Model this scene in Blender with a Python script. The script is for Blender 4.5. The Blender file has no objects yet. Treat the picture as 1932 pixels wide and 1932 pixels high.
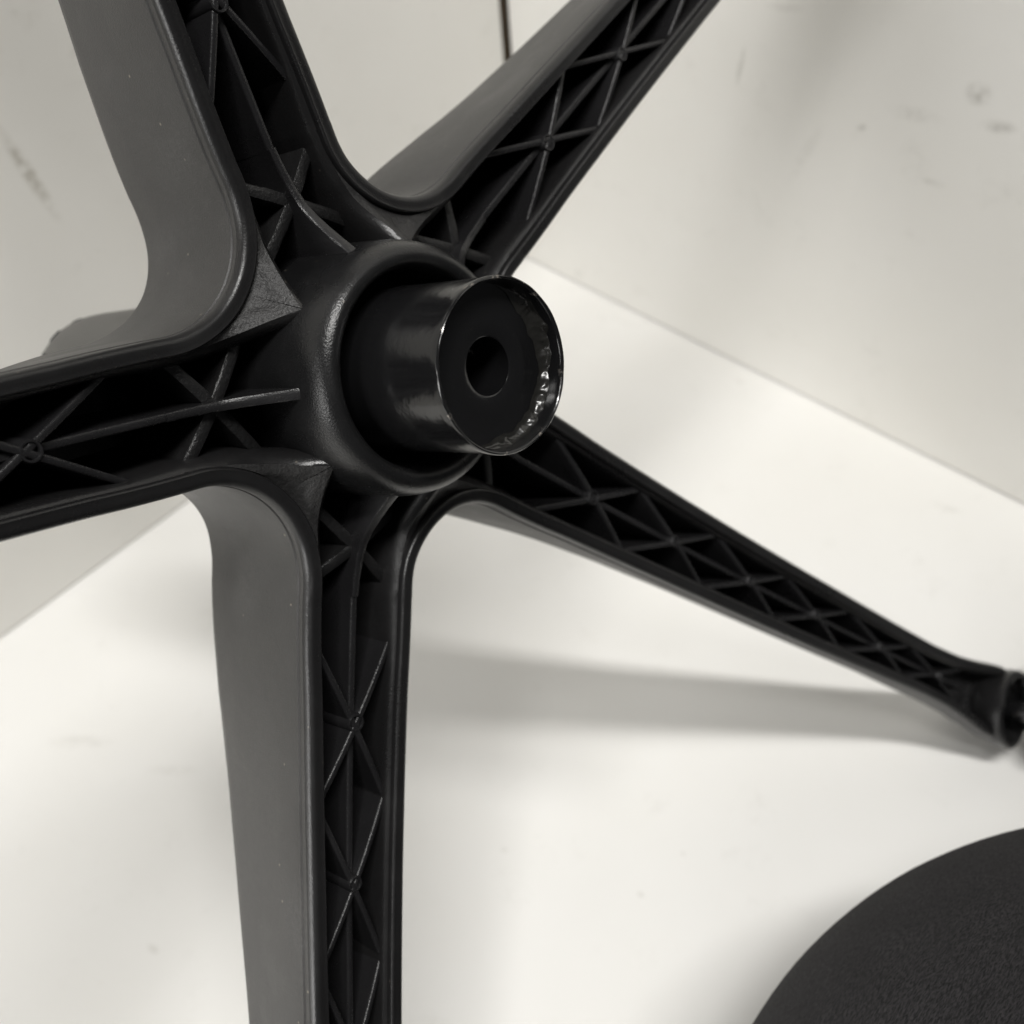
import bpy, bmesh, math, random
from mathutils import Vector, Matrix, noise

# ------------------------------------------------------------------ scale and frames
S = 0.0009                      # one model unit (about a millimetre) in metres
RB = Matrix(((-0.21711217, -0.40122668, 0.88987609),
             (0.96250712, -0.23985501, 0.12668705),
             (0.16261102, 0.88401738, 0.43825898)))      # chair base axes in the room
HUB = Vector((334.645, -379.798, 335.0))                 # centre of the hub mouth
CAM = Vector((516.617, -521.463, 538.095))
RW = Matrix(((0.73550558, 0.48125175, -0.47689442),
             (0.67377941, -0.59340685, 0.44032898),
             (-0.07108332, -0.64518607, -0.76071157)))   # camera axes (right, down, forward) in the room
scene = bpy.context.scene
col = scene.collection
random.seed(4)

# ------------------------------------------------------------------ camera
cd = bpy.data.cameras.new('camera')
cam = bpy.data.objects.new('camera', cd)
col.objects.link(cam)
cd.sensor_fit = 'HORIZONTAL'
cd.sensor_width = 36.0
cd.lens = 36.0 * 2023.44 / 1932.0
cd.clip_start = 0.01
cd.clip_end = 100.0
right, down, fwd = RW.col[0], RW.col[1], RW.col[2]
m = Matrix((right, -down, -fwd)).transposed().to_4x4()
m.translation = CAM * S
cam.matrix_world = m
cd.dof.use_dof = True
cd.dof.focus_distance = 283 * S
cd.dof.aperture_fstop = cd.lens / 1000.0 / (3.2 * S)
scene.camera = cam
scene.render.resolution_x = 1024
scene.render.resolution_y = 1024

# ------------------------------------------------------------------ world and lamps
w = bpy.data.worlds.new('World')
scene.world = w
w.use_nodes = True
bg = w.node_tree.nodes['Background']
bg.inputs[0].default_value = (1.0, 1.0, 1.0, 1)
bg.inputs[1].default_value = 0.055


def area_lamp(name, pos, target, size, power, color, shape='DISK', size_y=None):
    ld = bpy.data.lights.new(name, 'AREA')
    ld.shape = shape
    ld.size = size
    if size_y:
        ld.size_y = size_y
    ld.energy = power
    ld.color = color
    o = bpy.data.objects.new(name, ld)
    col.objects.link(o)
    o.location = pos
    d = Vector(target) - Vector(pos)
    o.rotation_euler = d.to_track_quat('-Z', 'Y').to_euler()
    return o


HW = HUB * S
tube = area_lamp('ceiling_lamp', (HW.x + 0.58, HW.y - 0.17, HW.z + 2.2), HW, 1.1, 42, (1.0, 0.985, 0.96), 'RECTANGLE', 0.16)
tube.rotation_euler = (0, 0, math.atan2(0.28, 0.45))      # a long ceiling fitting facing straight down
area_lamp('fill_light', (HW.x - 0.15, HW.y - 2.0, HW.z + 0.55), HW, 1.2, 27, (1.0, 0.99, 0.97))  # added fill lamp out of view, brightens the arm sides and walls
area_lamp('second_ceiling_lamp', (HW.x + 0.50, HW.y - 0.80, HW.z + 2.2), HW, 0.30, 7, (1.0, 0.99, 0.965))

scene.view_settings.view_transform = 'Standard'
scene.view_settings.look = 'None'
scene.view_settings.exposure = 0.04
scene.view_settings.gamma = 1.0
scene.render.engine = 'CYCLES'


# ------------------------------------------------------------------ material helpers
def mat(name):
    mm = bpy.data.materials.new(name)
    mm.use_nodes = True
    nt = mm.node_tree
    return mm, nt, nt.nodes['Principled BSDF']


def nd(nt, t, **kw):
    n = nt.nodes.new(t)
    for k, v in kw.items():
        setattr(n, k, v)
    return n


def lk(nt, a, b):
    nt.links.new(a, b)


def mathn(nt, op, a, b=None, c=None, clamp=False):
    n = nd(nt, 'ShaderNodeMath', operation=op)
    n.use_clamp = clamp
    for i, v in enumerate((a, b, c)):
        if v is None:
            continue
        if isinstance(v, (int, float)):
            n.inputs[i].default_value = v
        else:
            lk(nt, v, n.inputs[i])
    return n.outputs[0]


def noise_tex(nt, vec, scale, detail=4, rough=0.55):
    n = nd(nt, 'ShaderNodeTexNoise')
    n.inputs['Scale'].default_value = scale
    n.inputs['Detail'].default_value = detail
    n.inputs['Roughness'].default_value = rough
    lk(nt, vec, n.inputs['Vector'])
    return n.outputs['Fac']


def maprange(nt, v, a, b, c, d, smooth=False):
    n = nd(nt, 'ShaderNodeMapRange')
    if smooth:
        n.interpolation_type = 'SMOOTHSTEP'
    lk(nt, v, n.inputs[0])
    for i, x in enumerate((a, b, c, d)):
        n.inputs[i + 1].default_value = x
    return n.outputs[0]


def mixcol(nt, fac, a, b):
    n = nd(nt, 'ShaderNodeMix', data_type='RGBA')
    if isinstance(fac, (int, float)):
        n.inputs[0].default_value = fac
    else:
        lk(nt, fac, n.inputs[0])
    for i, v in ((6, a), (7, b)):
        if isinstance(v, tuple):
            n.inputs[i].default_value = v + (1,) if len(v) == 3 else v
        else:
            lk(nt, v, n.inputs[i])
    return n.outputs[2]


def bump(nt, h, strength, dist, prev=None):
    n = nd(nt, 'ShaderNodeBump')
    n.inputs['Strength'].default_value = strength
    n.inputs['Distance'].default_value = dist
    lk(nt, h, n.inputs['Height'])
    if prev is not None:
        lk(nt, prev, n.inputs['Normal'])
    return n.outputs[0]


def scaled(nt, vec, sc):
    n = nd(nt, 'ShaderNodeMapping')
    n.inputs['Scale'].default_value = sc
    lk(nt, vec, n.inputs['Vector'])
    return n.outputs[0]


def nylon(name, base, rough, grain, grain_size, dust=0.5, coarse=0.0, stretch=(1, 1, 1)):
    mm, nt, p = mat(name)
    tc = nd(nt, 'ShaderNodeTexCoord')
    v = tc.outputs['Object']
    n1 = noise_tex(nt, v, 45, 5, 0.6)
    n2 = noise_tex(nt, scaled(nt, v, stretch), grain_size, 2, 0.6)
    n3 = noise_tex(nt, v, 900, 3, 0.7)
    # fine dust specks on the moulding
    vo = nd(nt, 'ShaderNodeTexVoronoi')
    vo.inputs['Scale'].default_value = 330
    lk(nt, v, vo.inputs['Vector'])
    spk = maprange(nt, vo.outputs['Distance'], 0.07, 0.15, 1, 0)
    rnd = nd(nt, 'ShaderNodeSeparateColor')
    lk(nt, vo.outputs['Color'], rnd.inputs[0])
    keep = mathn(nt, 'GREATER_THAN', rnd.outputs[0], 0.93)
    film = maprange(nt, n1, 0.42, 0.75, 0.0, 1.0, True)
    film = mathn(nt, 'MULTIPLY', film, maprange(nt, n3, 0.35, 0.7, 0.2, 1.0))
    b2 = tuple(x * 1.9 + 0.008 for x in base)
    c = mixcol(nt, mathn(nt, 'MULTIPLY', film, dust), base, b2)
    c = mixcol(nt, mathn(nt, 'MULTIPLY', mathn(nt, 'MULTIPLY', spk, keep), dust), c, (0.26, 0.23, 0.19))
    lk(nt, c, p.inputs['Base Color'])
    lk(nt, maprange(nt, n1, 0.3, 0.7, rough - 0.06, rough + 0.08), p.inputs['Roughness'])
    b = bump(nt, n2, grain, 0.0006)
    b = bump(nt, n1, 0.10, 0.002, b)
    if coarse:
        b = bump(nt, noise_tex(nt, scaled(nt, v, stretch), 420, 4, 0.7), coarse, 0.002, b)
    lk(nt, b, p.inputs['Normal'])
    p.inputs['Specular IOR Level'].default_value = 0.5
    return mm


M = {}
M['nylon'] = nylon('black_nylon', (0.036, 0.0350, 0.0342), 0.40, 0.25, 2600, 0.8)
M['smooth'] = nylon('smooth_shaded_nylon', (0.0125, 0.0122, 0.0125), 0.30, 0.15, 2200, 0.3)  # smoother finish; base darkened to paint in the shade inside the channels
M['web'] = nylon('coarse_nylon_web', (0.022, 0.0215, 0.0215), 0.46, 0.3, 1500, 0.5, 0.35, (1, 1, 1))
M['rib'] = nylon('shaded_nylon_rib', (0.014, 0.0137, 0.0145), 0.27, 0.22, 2200, 0.25)  # same nylon, darkened to put channel shade into the rib colour
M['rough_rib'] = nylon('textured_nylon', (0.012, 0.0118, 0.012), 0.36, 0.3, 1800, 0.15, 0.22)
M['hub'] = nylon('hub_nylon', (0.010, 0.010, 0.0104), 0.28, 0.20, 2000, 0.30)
M['caster'] = nylon('grey_caster_plastic', (0.05, 0.05, 0.053), 0.42, 0.15, 1500, 0.2)


def gloss_black(name, wear=False):
    mm, nt, p = mat(name)
    tc = nd(nt, 'ShaderNodeTexCoord')
    v = tc.outputs['Object']
    n1 = noise_tex(nt, v, 60, 4, 0.6)
    vo = nd(nt, 'ShaderNodeTexVoronoi')
    vo.inputs['Scale'].default_value = 420
    lk(nt, v, vo.inputs['Vector'])
    spk = maprange(nt, vo.outputs['Distance'], 0.06, 0.12, 1, 0)
    rnd = nd(nt, 'ShaderNodeSeparateColor')
    lk(nt, vo.outputs['Color'], rnd.inputs[0])
    spk = mathn(nt, 'MULTIPLY', spk, mathn(nt, 'GREATER_THAN', rnd.outputs[0], 0.94))
    c = mixcol(nt, spk, (0.008, 0.008, 0.0085), (0.30, 0.28, 0.25))
    metal = None
    if wear:
        sep = nd(nt, 'ShaderNodeSeparateXYZ')
        lk(nt, v, sep.inputs[0])
        lip = maprange(nt, sep.outputs[2], 29.6 * S, 30.7 * S, 0, 1)
        n2 = noise_tex(nt, v, 170, 5, 0.65)
        wearm = mathn(nt, 'MULTIPLY', lip, maprange(nt, n2, 0.60, 0.64, 0, 1), clamp=True)
        c = mixcol(nt, wearm, c, (0.26, 0.24, 0.22))
        lk(nt, wearm, p.inputs['Metallic'])
    lk(nt, c, p.inputs['Base Color'])
    lk(nt, maprange(nt, n1, 0.3, 0.7, 0.13, 0.22), p.inputs['Roughness'])
    b = bump(nt, n1, 0.06, 0.004)
    b = bump(nt, noise_tex(nt, v, 700, 3, 0.6), 0.05, 0.0006, b)
    lk(nt, b, p.inputs['Normal'])
    p.inputs['Coat Weight'].default_value = 0.12
    p.inputs['Coat Roughness'].default_value = 0.12
    return mm


M['tube'] = gloss_black('glossy_black_paint', True)
M['plate'] = gloss_black('black_paint_plate')
mm, nt, p = mat('wet_grease')
tc = nd(nt, 'ShaderNodeTexCoord')
p.inputs['Base Color'].default_value = (0.015, 0.0145, 0.013, 1)
p.inputs['Roughness'].default_value = 0.27
p.inputs['Coat Weight'].default_value = 0.35
p.inputs['Coat Roughness'].default_value = 0.12
b = bump(nt, noise_tex(nt, tc.outputs['Object'], 150, 2, 0.5), 0.25, 0.003)
lk(nt, b, p.inputs['Normal'])
M['grease'] = mm
mm, nt, p = mat('grey_satin_plastic')
tc = nd(nt, 'ShaderNodeTexCoord')
n1 = noise_tex(nt, tc.outputs['Object'], 60, 4)
lk(nt, mixcol(nt, n1, (0.06, 0.0585, 0.055), (0.08, 0.078, 0.073)), p.inputs['Base Color'])
p.inputs['Roughness'].default_value = 0.4
M['cover'] = mm
mm, nt, p = mat('dark_hole')
p.inputs['Base Color'].default_value = (0.02, 0.02, 0.022, 1)
p.inputs['Roughness'].default_value = 0.6
M['dark'] = mm

# black napped fabric
mm, nt, p = mat('black_napped_fabric')
tc = nd(nt, 'ShaderNodeTexCoord')
v = tc.outputs['Object']
wv = nd(nt, 'ShaderNodeMapping')
wv.inputs['Rotation'].default_value = (0.4, 0.5, 0.9)
wv.inputs['Scale'].default_value = (1.0, 0.28, 1.0)
lk(nt, v, wv.inputs['Vector'])
f1 = noise_tex(nt, wv.outputs[0], 2500, 4, 0.75)
f2 = noise_tex(nt, v, 45, 4, 0.6)
f3 = noise_tex(nt, wv.outputs[0], 600, 3, 0.7)
c = mixcol(nt, maprange(nt, f1, 0.42, 0.62, 0, 1), (0.004, 0.0038, 0.0043), (0.046, 0.043, 0.0455))
c = mixcol(nt, maprange(nt, f2, 0.35, 0.7, 0, 0.5), c, (0.010, 0.0097, 0.0102))
lk(nt, c, p.inputs['Base Color'])
p.inputs['Roughness'].default_value = 0.85
p.inputs['Specular IOR Level'].default_value = 0.2
p.inputs['Sheen Weight'].default_value = 0.03
p.inputs['Sheen Roughness'].default_value = 0.5
b = bump(nt, f1, 0.7, 0.0012)
b = bump(nt, f3, 0.35, 0.002, b)
lk(nt, b, p.inputs['Normal'])
M['fabric'] = mm


def painted(name, base, dirt, marks, rough, axes):
    """White painted board; marks = (u, v, half-length, half-width, angle, strength) scuffs in model units."""
    mm, nt, p = mat(name)
    tc = nd(nt, 'ShaderNodeTexCoord')
    v = tc.outputs['Object']
    sep = nd(nt, 'ShaderNodeSeparateXYZ')
    lk(nt, v, sep.inputs[0])
    U, V = sep.outputs[axes[0]], sep.outputs[axes[1]]
    n1 = noise_tex(nt, v, 5, 4, 0.6)
    n2 = noise_tex(nt, v, 30, 6, 0.7)
    n3 = noise_tex(nt, v, 160, 5, 0.7)
    c = mixcol(nt, maprange(nt, n1, 0.35, 0.7, 0, 1), base, tuple(x * y for x, y in zip(base, (0.965, 0.962, 0.95))))
    fine = mathn(nt, 'MULTIPLY', maprange(nt, n2, 0.57, 0.76, 0, 0.26), maprange(nt, n3, 0.45, 0.65, 0.2, 1))
    tot = fine
    for (u0, v0, a, bb, ang, st) in marks:
        du = mathn(nt, 'SUBTRACT', U, u0 * S)
        dv = mathn(nt, 'SUBTRACT', V, v0 * S)
        ca, sa = math.cos(ang), math.sin(ang)
        x = mathn(nt, 'ADD', mathn(nt, 'MULTIPLY', du, ca / (a * S)), mathn(nt, 'MULTIPLY', dv, sa / (a * S)))
        y = mathn(nt, 'ADD', mathn(nt, 'MULTIPLY', du, -sa / (bb * S)), mathn(nt, 'MULTIPLY', dv, ca / (bb * S)))
        rr = mathn(nt, 'SQRT', mathn(nt, 'ADD', mathn(nt, 'MULTIPLY', x, x), mathn(nt, 'MULTIPLY', y, y)))
        k = maprange(nt, rr, 0.1, 1.0, st, 0, True)
        k = mathn(nt, 'MULTIPLY', k, maprange(nt, n3, 0.38, 0.62, 0.1, 1))
        tot = mathn(nt, 'MAXIMUM', tot, k)
    c = mixcol(nt, tot, c, dirt)
    lk(nt, c, p.inputs['Base Color'])
    lk(nt, maprange(nt, n2, 0.3, 0.7, rough - 0.05, rough + 0.07), p.inputs['Roughness'])
    p.inputs['Specular IOR Level'].default_value = 0.35
    lk(nt, bump(nt, n3, 0.05, 0.001), p.inputs['Normal'])
    return mm


M['wall_l'] = painted('white_board_left', (0.82, 0.807, 0.772), (0.33, 0.30, 0.24),
                      [(-347, 254, 36, 5.0, 1.72, 0.7), (-194, 199, 4, 4, 0, 0.45), (-300, 300, 6, 3, 0.5, 0.3),
                       (-395, 215, 5, 3, 0.2, 0.3)], 0.42, (1, 2))
M['wall_r'] = painted('white_board_right', (0.815, 0.803, 0.770), (0.34, 0.325, 0.29),
                      [(190, 219, 16, 2.6, 1.45, 0.6), (330, 246, 9, 8, 0.3, 0.75), (345, 233, 12, 5, 0.2, 0.5),
                       (272, 208, 5, 3, 0.6, 0.6), (319, 191, 9, 3, 0.1, 0.45), (240, 180, 30, 5, 1.2, 0.22),
                       (300, 225, 20, 6, 0.1, 0.25), (215, 260, 16, 4, 0.2, 0.22)], 0.42, (0, 2))
M['floor'] = painted('white_floor_board', (0.82, 0.812, 0.79), (0.48, 0.46, 0.42),
                     [(332, -383, 3, 2.5, 0, 0.55), (400, -355, 3, 2.5, 0, 0.6), (403, -324, 2.5, 2, 0, 0.45),
                      (224, -16, 5, 3, 0, 0.5), (394, -32, 14, 4, 0.2, 0.35), (102, -496, 26, 6, 0.7, 0.35),
                      (160, -470, 20, 5, 0.7, 0.25), (233, -536, 6, 3, 0.2, 0.4), (131, -3, 6, 3, 0.1, 0.4)],
                     0.38, (0, 1))
mm, nt, p = mat('brown_board_edge')
tc = nd(nt, 'ShaderNodeTexCoord')
lk(nt, mixcol(nt, noise_tex(nt, tc.outputs['Object'], 60), (0.05, 0.035, 0.02), (0.12, 0.085, 0.05)), p.inputs['Base Color'])
p.inputs['Roughness'].default_value = 0.8
M['gap'] = mm


# ------------------------------------------------------------------ object helpers
def obj(name, mesh, material=None, parent=None):
    o = bpy.data.objects.new(name, mesh)
    col.objects.link(o)
    if material is not None and not mesh.materials:
        mesh.materials.append(material)
    if parent is not None:
        o.parent = parent
    return o


def tag(o, label=None, cat=None, group=None, kind=None):
    for k, v in (('label', label), ('category', cat), ('group', group), ('kind', kind)):
        if v:
            o[k] = v
    return o


def mesh_from(name, verts, faces, smooth=True, angle=35, scale=S, slots=None):
    me = bpy.data.meshes.new(name)
    me.from_pydata([tuple(Vector(q) * scale) for q in verts], [], faces)
    if slots:
        me.polygons.foreach_set('material_index', slots)
    bm = bmesh.new()
    bm.from_mesh(me)
    bmesh.ops.remove_doubles(bm, verts=bm.verts, dist=0.00001)
    bmesh.ops.recalc_face_normals(bm, faces=bm.faces)
    bm.to_mesh(me)
    bm.free()
    if smooth:
        me.polygons.foreach_set('use_smooth', [True] * len(me.polygons))
        me.set_sharp_from_angle(angle=math.radians(angle))
    me.update()
    return me


def lathe(prof, n=96, a0=0.0, closed=False, wob=0.0):
    """Revolve (radius, height) points round z."""
    V, F = [], []
    k = len(prof)
    for i in range(n):
        a = 2 * math.pi * i / n + a0
        for (r, h) in prof:
            V.append((r * math.cos(a), r * math.sin(a), h))
    for i in range(n):
        j = (i + 1) % n
        for q in range(k - 1 + (1 if closed else 0)):
            q2 = (q + 1) % k
            F.append((i * k + q, j * k + q, j * k + q2, i * k + q2))
    return V, F


def box_mesh(name, lo, hi, bev=0.0):
    bm = bmesh.new()
    bmesh.ops.create_cube(bm, size=1)
    for vv in bm.verts:
        vv.co = Vector(((lo[i] + hi[i]) / 2 + vv.co[i] * (hi[i] - lo[i]) for i in range(3))) * S
    if bev:
        bmesh.ops.bevel(bm, geom=bm.edges[:], offset=bev * S, segments=2, affect='EDGES')
    me = bpy.data.meshes.new(name)
    bm.to_mesh(me)
    bm.free()
    return me


def lerp(a, b, t):
    return a + (b - a) * t


def table(xs, ys):
    def f(x):
        if x <= xs[0]:
            return ys[0]
        for i in range(len(xs) - 1):
            if x <= xs[i + 1]:
                return lerp(ys[i], ys[i + 1], (x - xs[i]) / (xs[i + 1] - xs[i]))
        return ys[-1]
    return f


# ------------------------------------------------------------------ the setting
tag(obj('floor', box_mesh('floor', (-30, -1600, -25), (760, 30, 0)), M['floor']), kind='structure')
tag(obj('wall_left', box_mesh('wall_left', (-22, -1600, 0.9), (0, -4.6, 1100), 0.5), M['wall_l']), kind='structure')
tag(obj('wall_right', box_mesh('wall_right', (3.0, 0, 0.9), (500, 22, 1100), 0.5), M['wall_r']), kind='structure')
tag(obj('wall_corner_gap', box_mesh('wall_corner_gap', (-14, -4.4, 0.2), (-2.0, 20, 1100)), M['gap']), kind='structure')


# ------------------------------------------------------------------ the five-arm chair base
def hn(r):
    return -14.423 + 0.13036 * (r - 150) + 0.000237 * (r - 150) ** 2


def rim_h(r):
    r = max(r, 58)
    return hn(r) + 3.0


W_ = table([60, 66, 80, 105, 150, 190, 250, 300, 330, 350, 365, 380, 395], [20.3, 20.2, 19.6, 18.7, 17.3, 16.3, 15.0, 13.6, 12.9, 13.6, 15.4, 18.0, 20.0])
DE = table([40, 60, 72, 90, 105, 125, 160, 199, 240, 324, 395], [53.6, 55, 55.6, 56.8, 57.6, 57, 53.5, 47.5, 42, 32, 27])
TE = table([40, 60, 105, 125, 160, 199, 240, 324, 395], [18, 14.5, 12.6, 11.6, 9.6, 9.0, 9.0, 9.0, 11])
NODES = [105.2, 151.9, 199.6, 245.4, 294.1, 341.3]
C36, S36 = math.cos(math.radians(36)), math.sin(math.radians(36))


def wi(r):                      # half width of the channel mouth
    return table([29, 36, 44, 52, 60, 66], [21.1, 19.6, 17.6, 16.1, 15.2, 14.9])(r) if r < 66 else W_(r) - 5.3


def outline(tip):
    """Half outline (t > 0 side) of the rim from the web bisector to the tip: (x, t, nx, nt, ix, it)."""
    pts = []
    # fillet circle tangent to the arm side line and symmetric about the bisector at +36 degrees
    rho = 27.0
    dc = 53.0 + rho
    cx, ct = dc * C36, dc * S36
    nF = 26
    a0 = math.radians(36 + 180)          # from centre towards the hub
    a1 = math.radians(270)               # tangent to the arm side
    for i in range(nF):
        a = lerp(a0, a1, i / (nF - 1))
        x, t = cx + rho * math.cos(a), ct + rho * math.sin(a)
        if i == nF - 1:
            pass
        nx, nt_ = math.cos(a), math.sin(a)        # points away from circle centre = into the arm
        s = i / (nF - 1)
        ix = lerp(29.2, cx, s)
        it = wi(ix)
        pts.append((x, t, nx, nt_, ix, it, x))
    tend = pts[-1][1]
    x0 = pts[-1][0]
    xs = []
    x = x0 + 2.0
    xs += [67.6, 68.4]
    x = 71
    while x < tip - 12:
        xs.append(x)
        x += 5
    prev_w = tend
    for x in xs:
        # blend the fillet's tangent width into the taper
        wv = W_(x)
        k = min(1, max(0, (x - x0) / 30))
        wv = lerp(tend, wv, k)
        pts.append((x, wv, 0.0, -1.0, x, wv - 5.6, x))
    wv = pts[-1][1]
    xl = pts[-1][0]
    # rounded nose
    for i in range(1, 9):
        a = math.pi / 2 * i / 8
        x = xl + (tip + 19 - xl) * math.sin(a)
        t = wv * math.cos(a) ** 0.6 if i < 8 else 0.4
        pts.append((x, max(t, 0.4), -math.sin(a) * 0.8, -math.cos(a), xl, max(0.3, (wv - 5.6) * (1 - i / 8.0)), xl))
    return pts


def arm_mesh(name, tip):
    pts = outline(tip)
    secs = []
    for (x, t, nx, nt_, ix, it, st) in pts:
        h0 = rim_h(st)
        if 40 < st < 68:
            h0 += 0.12
        de, te = DE(st), TE(st)
        nose = x > tip - 2
        fade = min(1, max(0.0, (st - 56) / 80.0))
        fade = fade * fade * (3 - 2 * fade)
        off = max(0.0, (t - te)) * fade if st > 50 else 0.0
        if nose:
            off = min(off, t * 0.35)

        def P(o, d):
            return (x + nx * o, max(t + nt_ * o, 0.15), h0 - d)
        sec = []
        # crown (top of the base, away from the hub mouth)
        tc_ = max(t + nt_ * off, 0.15)
        xc_ = x + nx * off
        sec.append((xc_, 0.0, h0 - de - 5.0))
        sec.append((xc_, tc_ * 0.45, h0 - de - 4.6))
        sec.append((xc_, tc_ * 0.75, h0 - de - 3.4))
        sec.append((xc_, tc_ * 0.93, h0 - de - 1.2))
        sec.append((xc_, tc_, h0 - de + 2.0))
        for q in (0.75, 0.5, 0.25):
            sec.append(P(off * q ** 1.05, lerp(8.5, de - 2.0, q)))
        for (o, d) in ((0.0, 8.5), (0.0, 5.6), (0.40, 5.2), (0.22, 4.7), (0.18, 3.0), (0.38, 1.7), (0.85, 0.75), (1.5, 0.22), (2.2, 0.03), (3.2, 0.12), (4.1, 0.16), (4.6, 0.05), (4.95, 0.25), (5.2, 0.8), (5.3, 2.3)):
            sec.append(P(o, d))
        p8 = Vector(sec[-1])
        web = min(1.0, max(0.0, (64.0 - ix) / 34.0)) if st < 66 else 0.0
        bis = ix * C36 + it * S36
        hw = h0 - 2.3 + 11.5 * min(1.0, max(0.0, (49.0 - bis) / 13.0)) ** 1.5
        if st >= 66:
            hw = h0 - 2.5
        I = Vector((ix, it, hw))
        e = I - p8
        for q in range(1, 13):
            fq = q / 12.0
            v_ = p8 + e * fq
            if st < 66:
                # web: slopes up to the hub, with a low rounded ridge along the channel wall
                bq = v_.x * C36 + v_.y * S36
                pl = h0 - 2.3 + 11.5 * min(1.0, max(0.0, (49.0 - bq) / 13.0)) ** 1.5
                dist = max(0.0, (v_.y - wi(v_.x)) * 0.96)
                L = math.hypot(e.x, e.y)
                amp = min(1.0, L / 7.0)
                v_.z = pl + amp * 1.3 * math.exp(-(max(0.0, dist - 2.6) / 1.5) ** 2) - (0.6 * amp if q == 12 else 0.0)
            sec.append(tuple(v_))
        hw = sec[-1][2]
        fd = max(de - 12.0, 14.0)
        ib = min(it * 0.92, max(te - 1.0, 0.2)) if st > 64 else it * 0.90
        ib = max(ib, 0.15)
        bot = h0 - fd
        it0 = it
        rd = lerp(4.2, 1.1, min(1.0, max(0.0, (ix - 48) / 40.0)))     # the wall's shoulder is broad by the hub
        it = max(it - rd, it * 0.5)
        sec.append((ix, lerp(it0, it, 0.30), hw - 0.22 * rd))
        sec.append((ix, lerp(it0, it, 0.62), hw - 0.75 * rd))
        sec.append((ix, lerp(it0, it, 0.88), hw - 1.6 * rd))
        sec.append((ix, it, hw - 2.9 * rd))
        ib = min(ib, it * 0.98)
        sec.append((ix, lerp(it, ib, 0.5), lerp(hw - 2.9 * rd, bot + 3, 0.5)))
        sec.append((ix, ib, bot + 3))
        sec.append((ix, ib * 0.8, bot + 0.5))
        sec.append((ix, 0.0, bot))
        secs.append(sec)
    k = len(secs[0])
    V, F, slots = [], [], []
    n = len(secs)
    for sgn in (1, -1):
        for s in secs:
            for q in s:
                V.append((q[0], q[1] * sgn, q[2]))
    for half in range(2):
        o = half * n * k
        for i in range(n - 1):
            for j in range(k - 1):
                F.append((o + i * k + j, o + (i + 1) * k + j, o + (i + 1) * k + j + 1, o + i * k + j + 1))
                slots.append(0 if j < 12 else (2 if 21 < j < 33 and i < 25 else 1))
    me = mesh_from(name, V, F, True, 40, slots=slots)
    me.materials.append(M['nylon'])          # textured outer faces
    me.materials.append(M['smooth'])         # smooth moulded rim and channel, with the channel's shade in its colour
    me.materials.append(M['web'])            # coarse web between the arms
    return me


def bar_mesh(name, p0, p1, top0, top1, thick, floor0, floor1, segs=1, topf=None, wob=0.0, edge=False, draft=1.35):
    """A moulded rib from (r,t) p0 to p1, rounded top, drafted sides."""
    V, F = [], []
    d = Vector((p1[0] - p0[0], p1[1] - p0[1]))
    d.normalize()
    nx, ny = -d.y, d.x
    prof = [(-draft, 0.0), (-1.0, 0.9), (-0.92, 0.965), (-0.6, 0.993), (0, 1.0), (0.6, 0.993), (0.92, 0.965), (1.0, 0.9), (draft, 0.0)]
    for i in range(segs + 1):
        s = i / segs
        x, t = lerp(p0[0], p1[0], s), lerp(p0[1], p1[1], s)
        th = (thick(s) if callable(thick) else thick) / 2
        tp = topf(s) if topf else lerp(top0, top1, s)
        fl = lerp(floor0, floor1, s)
        if edge:
            fl = lerp(fl, max(fl, tp - 24.0), abs(2 * s - 1) ** 2)
        for (a, b) in prof:
            w1 = 0.0
            if wob and b > 0.5:
                w1 = wob * noise.noise(Vector((x * 0.9, t * 0.9 + a * 3, b * 2)))
            hh = tp - (1 - b) * 9.0 if b > 0.01 else fl
            if b > 0.01:
                hh = max(hh, fl + b)
            V.append((x + nx * (a * th + w1), t + ny * (a * th + w1), hh + w1))
    k = len(prof)
    for i in range(segs):
        for j in range(k - 1):
            F.append((i * k + j, (i + 1) * k + j, (i + 1) * k + j + 1, i * k + j + 1))
    F.append(tuple(range(k)))
    F.append(tuple(segs * k + j for j in range(k)))
    return mesh_from(name, V, F, True, 50)


base = bpy.data.objects.new('swivel_chair_base', None)
base.empty_display_size = 0.05
col.objects.link(base)
mb = RB.to_4x4()
mb.translation = HUB * S
base.matrix_world = mb
tag(base, 'black nylon five arm swivel chair base tipped up in the white corner, ribbed underside showing', 'chair base')

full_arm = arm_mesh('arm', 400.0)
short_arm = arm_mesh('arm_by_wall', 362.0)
rib_meshes, pin_meshes = [], []


def floor_h(r):
    return rim_h(r) - max(DE(r) - 12.0, 14.0) - 0.5


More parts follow.
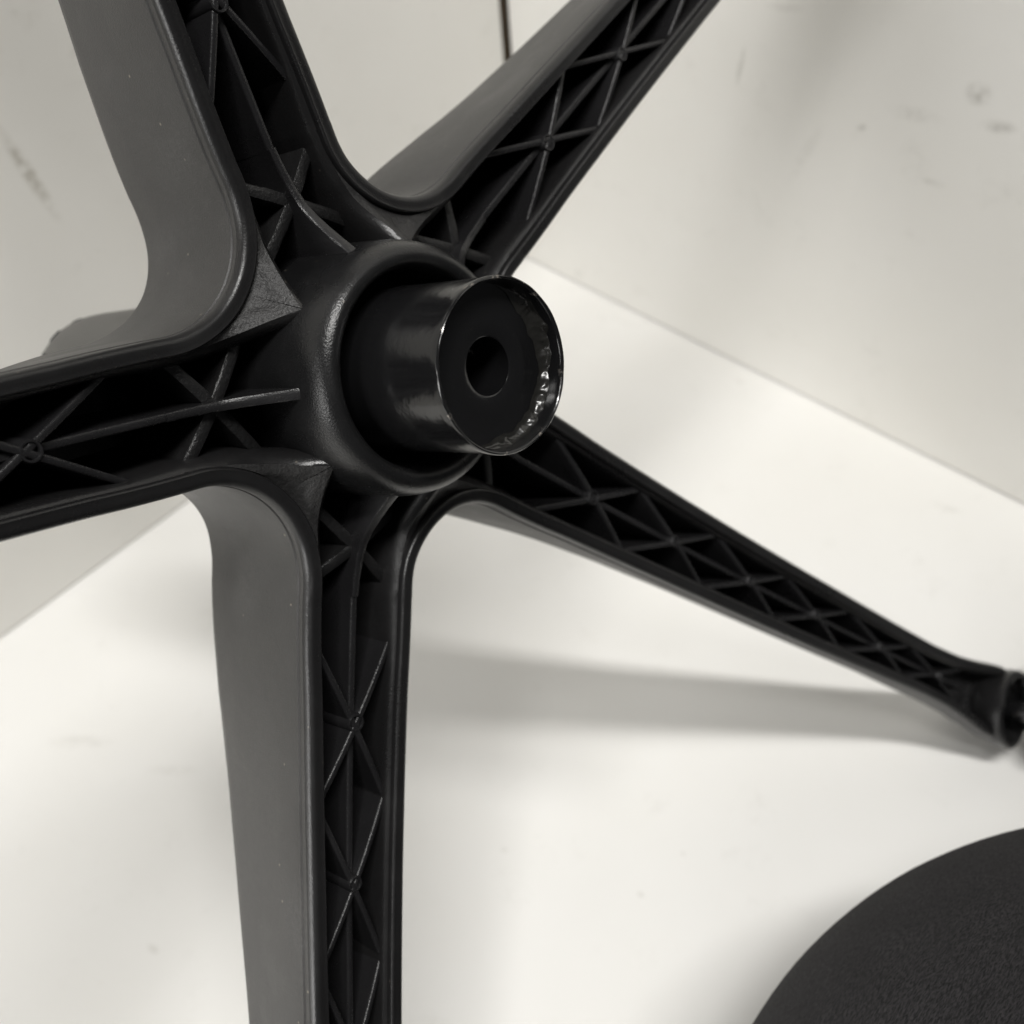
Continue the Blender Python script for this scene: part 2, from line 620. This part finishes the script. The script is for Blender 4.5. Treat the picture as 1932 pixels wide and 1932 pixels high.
half = 23.3
for j, r in enumerate(NODES):
    for sg in (1, -1):
        ra, rb = r - half, min(r + half, 362)
        me = bar_mesh('rib', (ra, -sg * (wi(ra) - 0.2)), (rb, sg * (wi(rb) - 0.2)), hn(ra) - 0.6, hn(rb) - 0.4, 1.9 if j else 2.1,
                      floor_h(ra), floor_h(rb), 6, topf=lambda s, ra=ra, rb=rb: hn(lerp(ra, rb, s)) - 1.6 * (2 * s - 1) ** 2, edge=True)
        rib_meshes.append(('rib', me, 'rib'))
    ro = 2.9 if j == 0 else 2.5
    hp = hn(r) + 0.35
    prof = [(ro + 0.35, hp - 22), (ro + 0.05, hp - 0.5), (ro - 0.25, hp), (ro - 0.7, hp), (ro - 0.85, hp - 0.3), (ro - 0.9, hp - 2.6), (0.05, hp - 2.9)]
    V, F = lathe(prof, 20)
    V = [(v_[0] + r + 0.12 * noise.noise(Vector(v_) * 0.7), v_[1], v_[2] + 0.18 * noise.noise(Vector((v_[0], v_[1], j)) * 1.1)) for v_ in V]
    pin_meshes.append(('pin_boss', mesh_from('pin_boss', V, F, True, 40), 'rib'))
# lengthwise rib: rises to the hub, a moulding step at r = 68, then lower along the arm
crh = table([36, 40, 44, 48, 52, 58, 64, 68], [-9.2, -13.2, -17.0, -20.3, -22.6, -24.0, -24.5, -24.6])
segs = 26
me = bar_mesh('lengthwise_rib', (34.5, 0), (68.0, 0), 0, 0, lambda s: lerp(3.3, 2.5, s), -75, floor_h(68), segs,
              topf=lambda s: crh(lerp(34.5, 68.0, s)), wob=0.10, draft=1.15)
rib_meshes.append(('lengthwise_rib', me, 'rib'))
me = bar_mesh('lengthwise_rib', (67.6, 0), (366, 0), 0, 0, lambda s: lerp(2.5, 1.9, s), floor_h(68), floor_h(366), 24,
              topf=lambda s: hn(lerp(67.6, 366, s)) - lerp(1.7, 2.4, min(1, 5 * s)))
rib_meshes.append(('lengthwise_rib', me, 'rib'))
for sg in (1, -1):
    me = bar_mesh('cross_rib', (64.5, -sg * 15.4), (40.5, sg * 16.8), -27.5, -27.5, 3.6, -58, -60, 18,
                  topf=lambda s: -26.6 - 2.2 * (2 * s - 1) ** 2, wob=0.14, draft=1.15)
    rib_meshes.append(('cross_rib', me, 'rough_rib'))

# caster socket at an arm's end: a short boss with an open bore along the base axis
def socket_mesh(tip):
    ht = hn(400.0) + 4.0
    prof = [(17.5, ht - 15), (20.4, ht - 5), (20.4, ht - 1.0), (19.4, ht), (17.0, ht), (16.2, ht - 0.8), (15.8, ht - 3), (15.0, ht - 13), (6.6, ht - 13), (6.2, ht - 12), (6.0, ht - 22), (0.05, ht - 22)]
    V, F = lathe(prof, 40)
    V = [(v_[0] + tip, v_[1], v_[2]) for v_ in V]
    return mesh_from('caster_socket', V, F, True, 40)


socket_full, socket_short = socket_mesh(400.0), socket_mesh(362.0)
ARMS = {'B': 0, 'A': 1, 'E': 2, 'D': 3, 'C': 4}
arm_objs = {}
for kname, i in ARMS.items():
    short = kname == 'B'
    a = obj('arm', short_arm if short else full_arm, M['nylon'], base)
    a.rotation_euler = (0, 0, i * 2 * math.pi / 5)
    arm_objs[kname] = a
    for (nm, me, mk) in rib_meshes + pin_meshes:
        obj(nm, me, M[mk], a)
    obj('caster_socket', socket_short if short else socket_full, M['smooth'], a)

# hub: rounded mouth, bore and outer wall, with the closing plate at the back
prof = [(26.6, -60), (27.2, -20), (27.9, -8), (28.5, -3.2), (29.2, -1.2), (30.3, -0.25), (31.6, 0.0), (33.0, -0.5), (34.4, -1.8), (35.6, -4.0),
        (36.4, -7.0), (36.9, -11), (37.3, -20), (38.2, -45), (39.5, -72)]
V, F = lathe(prof, 128)
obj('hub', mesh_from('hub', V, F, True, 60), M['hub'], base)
prof = [(26.0, -69), (45.0, -69), (47.0, -72), (46.0, -76), (44, -79), (30, -80), (26.0, -80)]
V, F = lathe(prof, 96, closed=True)
obj('hub_plate', mesh_from('hub_plate', V, F, True, 40), M['nylon'], base)

# ------------------------------------------------------------------ casters on the arm ends
lat = Vector((0.75, -0.66))
lat.normalize()                                    # the way the casters have swung, level with the floor
trail, whl = 26.0, 29.0


def caster_part(prof, n, mtx):
    V, F = lathe(prof, n)
    return [tuple(mtx @ Vector(v_)) for v_ in V], F


def add_caster(kname, tip=400.0):
    ang = ARMS[kname] * 2 * math.pi / 5
    ctr = Vector((tip * math.cos(ang), tip * math.sin(ang), 0))
    ht = hn(400.0) + 4.0
    T = Matrix.Translation(ctr)
    V, F = caster_part([(0.05, ht + 14), (5.4, ht + 14), (5.4, ht - 21), (0.05, ht - 21)], 24, T)
    stem = obj('caster', mesh_from('caster_stem', V, F, True, 40), M['tube'], base)
    wc = Vector((ctr.x + lat.x * trail, ctr.y + lat.y * trail, ht + 31))
    ax = Vector((-lat.y, lat.x, 0))
    X = Vector((lat.x, lat.y, 0))
    Rm = Matrix((X, Vector((0, 0, 1)), ax)).transposed().to_4x4()
    # hood: half drum that wraps over the wheels
    V, F = [], []
    nh, prof = 24, [(33.0, -13), (35.5, -12), (36.0, 0), (35.5, 12), (33.0, 13), (32.0, 12.2), (32.0, -12.2)]
    for i in range(nh + 1):
        a = math.radians(lerp(-160, 20, i / nh))
        for (r, z) in prof:
            V.append(tuple(Matrix.Translation(wc) @ Rm @ Vector((r * math.cos(a), -r * math.sin(a) * -1, z))))
    k = len(prof)
    # flip so that the hood sits on the socket side of the wheels
    V = []
    for i in range(nh + 1):
        a = math.radians(lerp(170, 350, i / nh))
        for (r, z) in prof:
            V.append(tuple(Matrix.Translation(wc) @ Rm @ Vector((r * math.cos(a), r * math.sin(a), z))))
    for i in range(nh):
        for j in range(k):
            j2 = (j + 1) % k
            F.append((i * k + j, (i + 1) * k + j, (i + 1) * k + j2, i * k + j2))
    F.append(tuple(range(k)))
    F.append(tuple(nh * k + j for j in range(k)))
    obj('hood', mesh_from('caster_hood', V, F, True, 40), M['caster'], stem)
    for sgn in (-1, 1):
        prof2 = [(0.05, 4), (8, 4), (9, 6), (21, 6.5), (24, 9), (whl - 1.5, 10), (whl, 8.5), (whl, 1.5), (whl - 1.5, 0), (0.05, 0)]
        T2 = Matrix.Translation(wc + ax * sgn * 14.5) @ Rm @ Matrix.Scale(sgn, 4, Vector((0, 0, 1)))
        V, F = caster_part(prof2, 48, T2)
        obj('wheel', mesh_from('caster_wheel', V, F, True, 40), M['caster'], stem)
    return stem


for kname in 'CDAE':
    add_caster(kname)

# ------------------------------------------------------------------ the gas lift column pressed into the hub
colm = bpy.data.objects.new('gas_lift_cylinder', None)
colm.empty_display_size = 0.04
col.objects.link(colm)
colm.matrix_world = mb
tag(colm, 'glossy black gas lift tube with a greasy open end, set in the chair base', 'gas lift')
prof = [(25.2, -140), (24.6, -60), (23.6, -5), (23.3, 10), (23.3, 24), (23.45, 28), (23.6, 30.2), (23.45, 31.0), (23.1, 31.25), (22.6, 31.0), (22.3, 30.2), (22.1, 27.8),
        (21.9, 24.6)]
V, F = lathe(prof, 160)
V2 = []
for v_ in V:
    r = math.hypot(v_[0], v_[1])
    a = math.atan2(v_[1], v_[0])
    dz = 0.25 * noise.noise(Vector((math.cos(a) * 4, math.sin(a) * 4, 0))) if v_[2] > 29 else 0
    V2.append((v_[0], v_[1], v_[2] + dz))
obj('outer_tube', mesh_from('outer_tube', V2, F, True, 50), M['tube'], colm)
prof = [(22.4, 24.9), (21.5, 24.6), (14, 24.9), (12.4, 25.15), (8.3, 25.1), (7.8, 24.7), (7.75, 20.5), (7.75, 4), (0.05, 4), ]
V, F = lathe(prof, 96)
obj('end_plate', mesh_from('end_plate', V, F, True, 40), M['plate'], colm)
# grease smeared in the corner between plate and tube, thickest where the tube's end hangs lowest
V, F = [], []
na, ns = 220, 14
lowest = math.atan2(-0.884, 0.2)
for i in range(na + 1):
    a = lowest - 1.3 + 3.3 * i / na
    e = 1 - abs(2 * i / na - 1) ** 3
    am = e * (0.7 + 0.7 * noise.noise(Vector((a * 2.2, 1.3, 0.2))) + 0.22 * noise.noise(Vector((a * 7, 4.3, 0.2))))
    am = max(am, 0.05)
    for j in range(ns + 1):
        q = j / ns
        # arc from the plate up to the tube wall
        rr = lerp(21.9 - 4.6 * am, 22.2, math.sin(q * math.pi / 2) ** 0.8)
        hh = lerp(24.75, 24.75 + 4.4 * am, 1 - math.cos(q * math.pi / 2))
        bmp = math.sin(q * math.pi) * (0.7 * noise.noise(Vector((a * 8, q * 2.0, 3))) + 0.28 * noise.noise(Vector((a * 19, q * 3, 7))) + 0.4)
        V.append(((rr - bmp * 0.6 * am) * math.cos(a), (rr - bmp * 0.6 * am) * math.sin(a), hh + bmp * 0.9 * am + 0.1))
for i in range(na):
    for j in range(ns):
        F.append((i * (ns + 1) + j, (i + 1) * (ns + 1) + j, (i + 1) * (ns + 1) + j + 1, i * (ns + 1) + j + 1))
o = obj('grease', mesh_from('grease', V, F, True, 180), M['grease'], colm)
o['label'] = 'shiny wet grease smeared inside the tube end'
# beads of grease and grit sitting on the plate and the wall of the mouth
V, F = [], []
for q in range(30):
    a = lowest + random.gauss(0.1, 0.75)
    rr = random.choice([random.uniform(12, 20), random.uniform(18, 21.4), 21.9])
    hh = 25.1 if rr < 21.6 else random.uniform(25.5, 30)
    sz = random.uniform(0.10, 0.24)
    o0 = len(V)
    ctr = Vector((rr * math.cos(a), rr * math.sin(a), hh))
    for v_ in ((1, 0, 0), (0, 1, 0), (-1, 0, 0), (0, -1, 0), (0, 0, 1), (0, 0, -1)):
        V.append(tuple(ctr + Vector(v_) * sz * random.uniform(0.7, 1.3)))
    for f_ in ((0, 1, 4), (1, 2, 4), (2, 3, 4), (3, 0, 4), (1, 0, 5), (2, 1, 5), (3, 2, 5), (0, 3, 5)):
        F.append(tuple(o0 + x for x in f_))
o = obj('grease_beads', mesh_from('grease_beads', V, F, True, 180), M['grease'], colm)
o['kind'] = 'stuff'
# dust cover: rounded far end with vent holes
cov = [(27.2, -118), (27.2, -180), (27.2, -192), (26.9, -201), (26.0, -208.5), (24.2, -215), (21.4, -220.5), (17.5, -225), (12.5, -228.5), (6, -230.5), (0.05, -231.2)]
V, F = lathe([(24.9, -118)] + cov, 72)
cover = obj('dust_cover', mesh_from('dust_cover', V, F, True, 60), M['cover'], colm)
for ring, (rr, hh, tilt) in enumerate(((25.4, -211.0, 0.38),)):
    for q in range(14):
        a = math.radians(37 + 360 / 14 * q)
        nrm = Vector((math.cos(a) * math.cos(tilt), math.sin(a) * math.cos(tilt), -math.sin(tilt)))
        T = Matrix.Translation(Vector((rr * math.cos(a), rr * math.sin(a), hh))) @ nrm.to_track_quat('Z', 'Y').to_matrix().to_4x4()
        V, F = caster_part([(0.05, 0.12), (3.0, 0.12), (3.2, 0.0), (3.2, -2.5), (0.05, -2.5)], 20, T)
        obj('vent_hole', mesh_from('vent_hole', V, F, True, 40), M['dark'], cover)

# ------------------------------------------------------------------ the round black cushion
A_, Bq = 170.4, 127.8
bm = bmesh.new()
bmesh.ops.create_uvsphere(bm, u_segments=160, v_segments=90, radius=1.0)
for v_ in bm.verts:
    z = v_.co.z
    rr = math.hypot(v_.co.x, v_.co.y)
    wv = 1 + 0.0012 * noise.noise(v_.co * 6)
    zz = Bq * (1 + z)
    if z < -0.86:
        zz = Bq * 0.14 * max(0, (1 + z) / 0.14) ** 2.2
    v_.co = Vector((v_.co.x * A_ * wv, v_.co.y * A_ * wv, zz)) * S
me = bpy.data.meshes.new('round_cushion')
bm.to_mesh(me)
bm.free()
me.polygons.foreach_set('use_smooth', [True] * len(me.polygons))
cu = obj('round_cushion', me, M['fabric'])
cu.location = (655.57 * S, -394.0 * S, 0.0006)
tag(cu, 'plump round cushion in black napped fabric standing on the white floor', 'cushion')
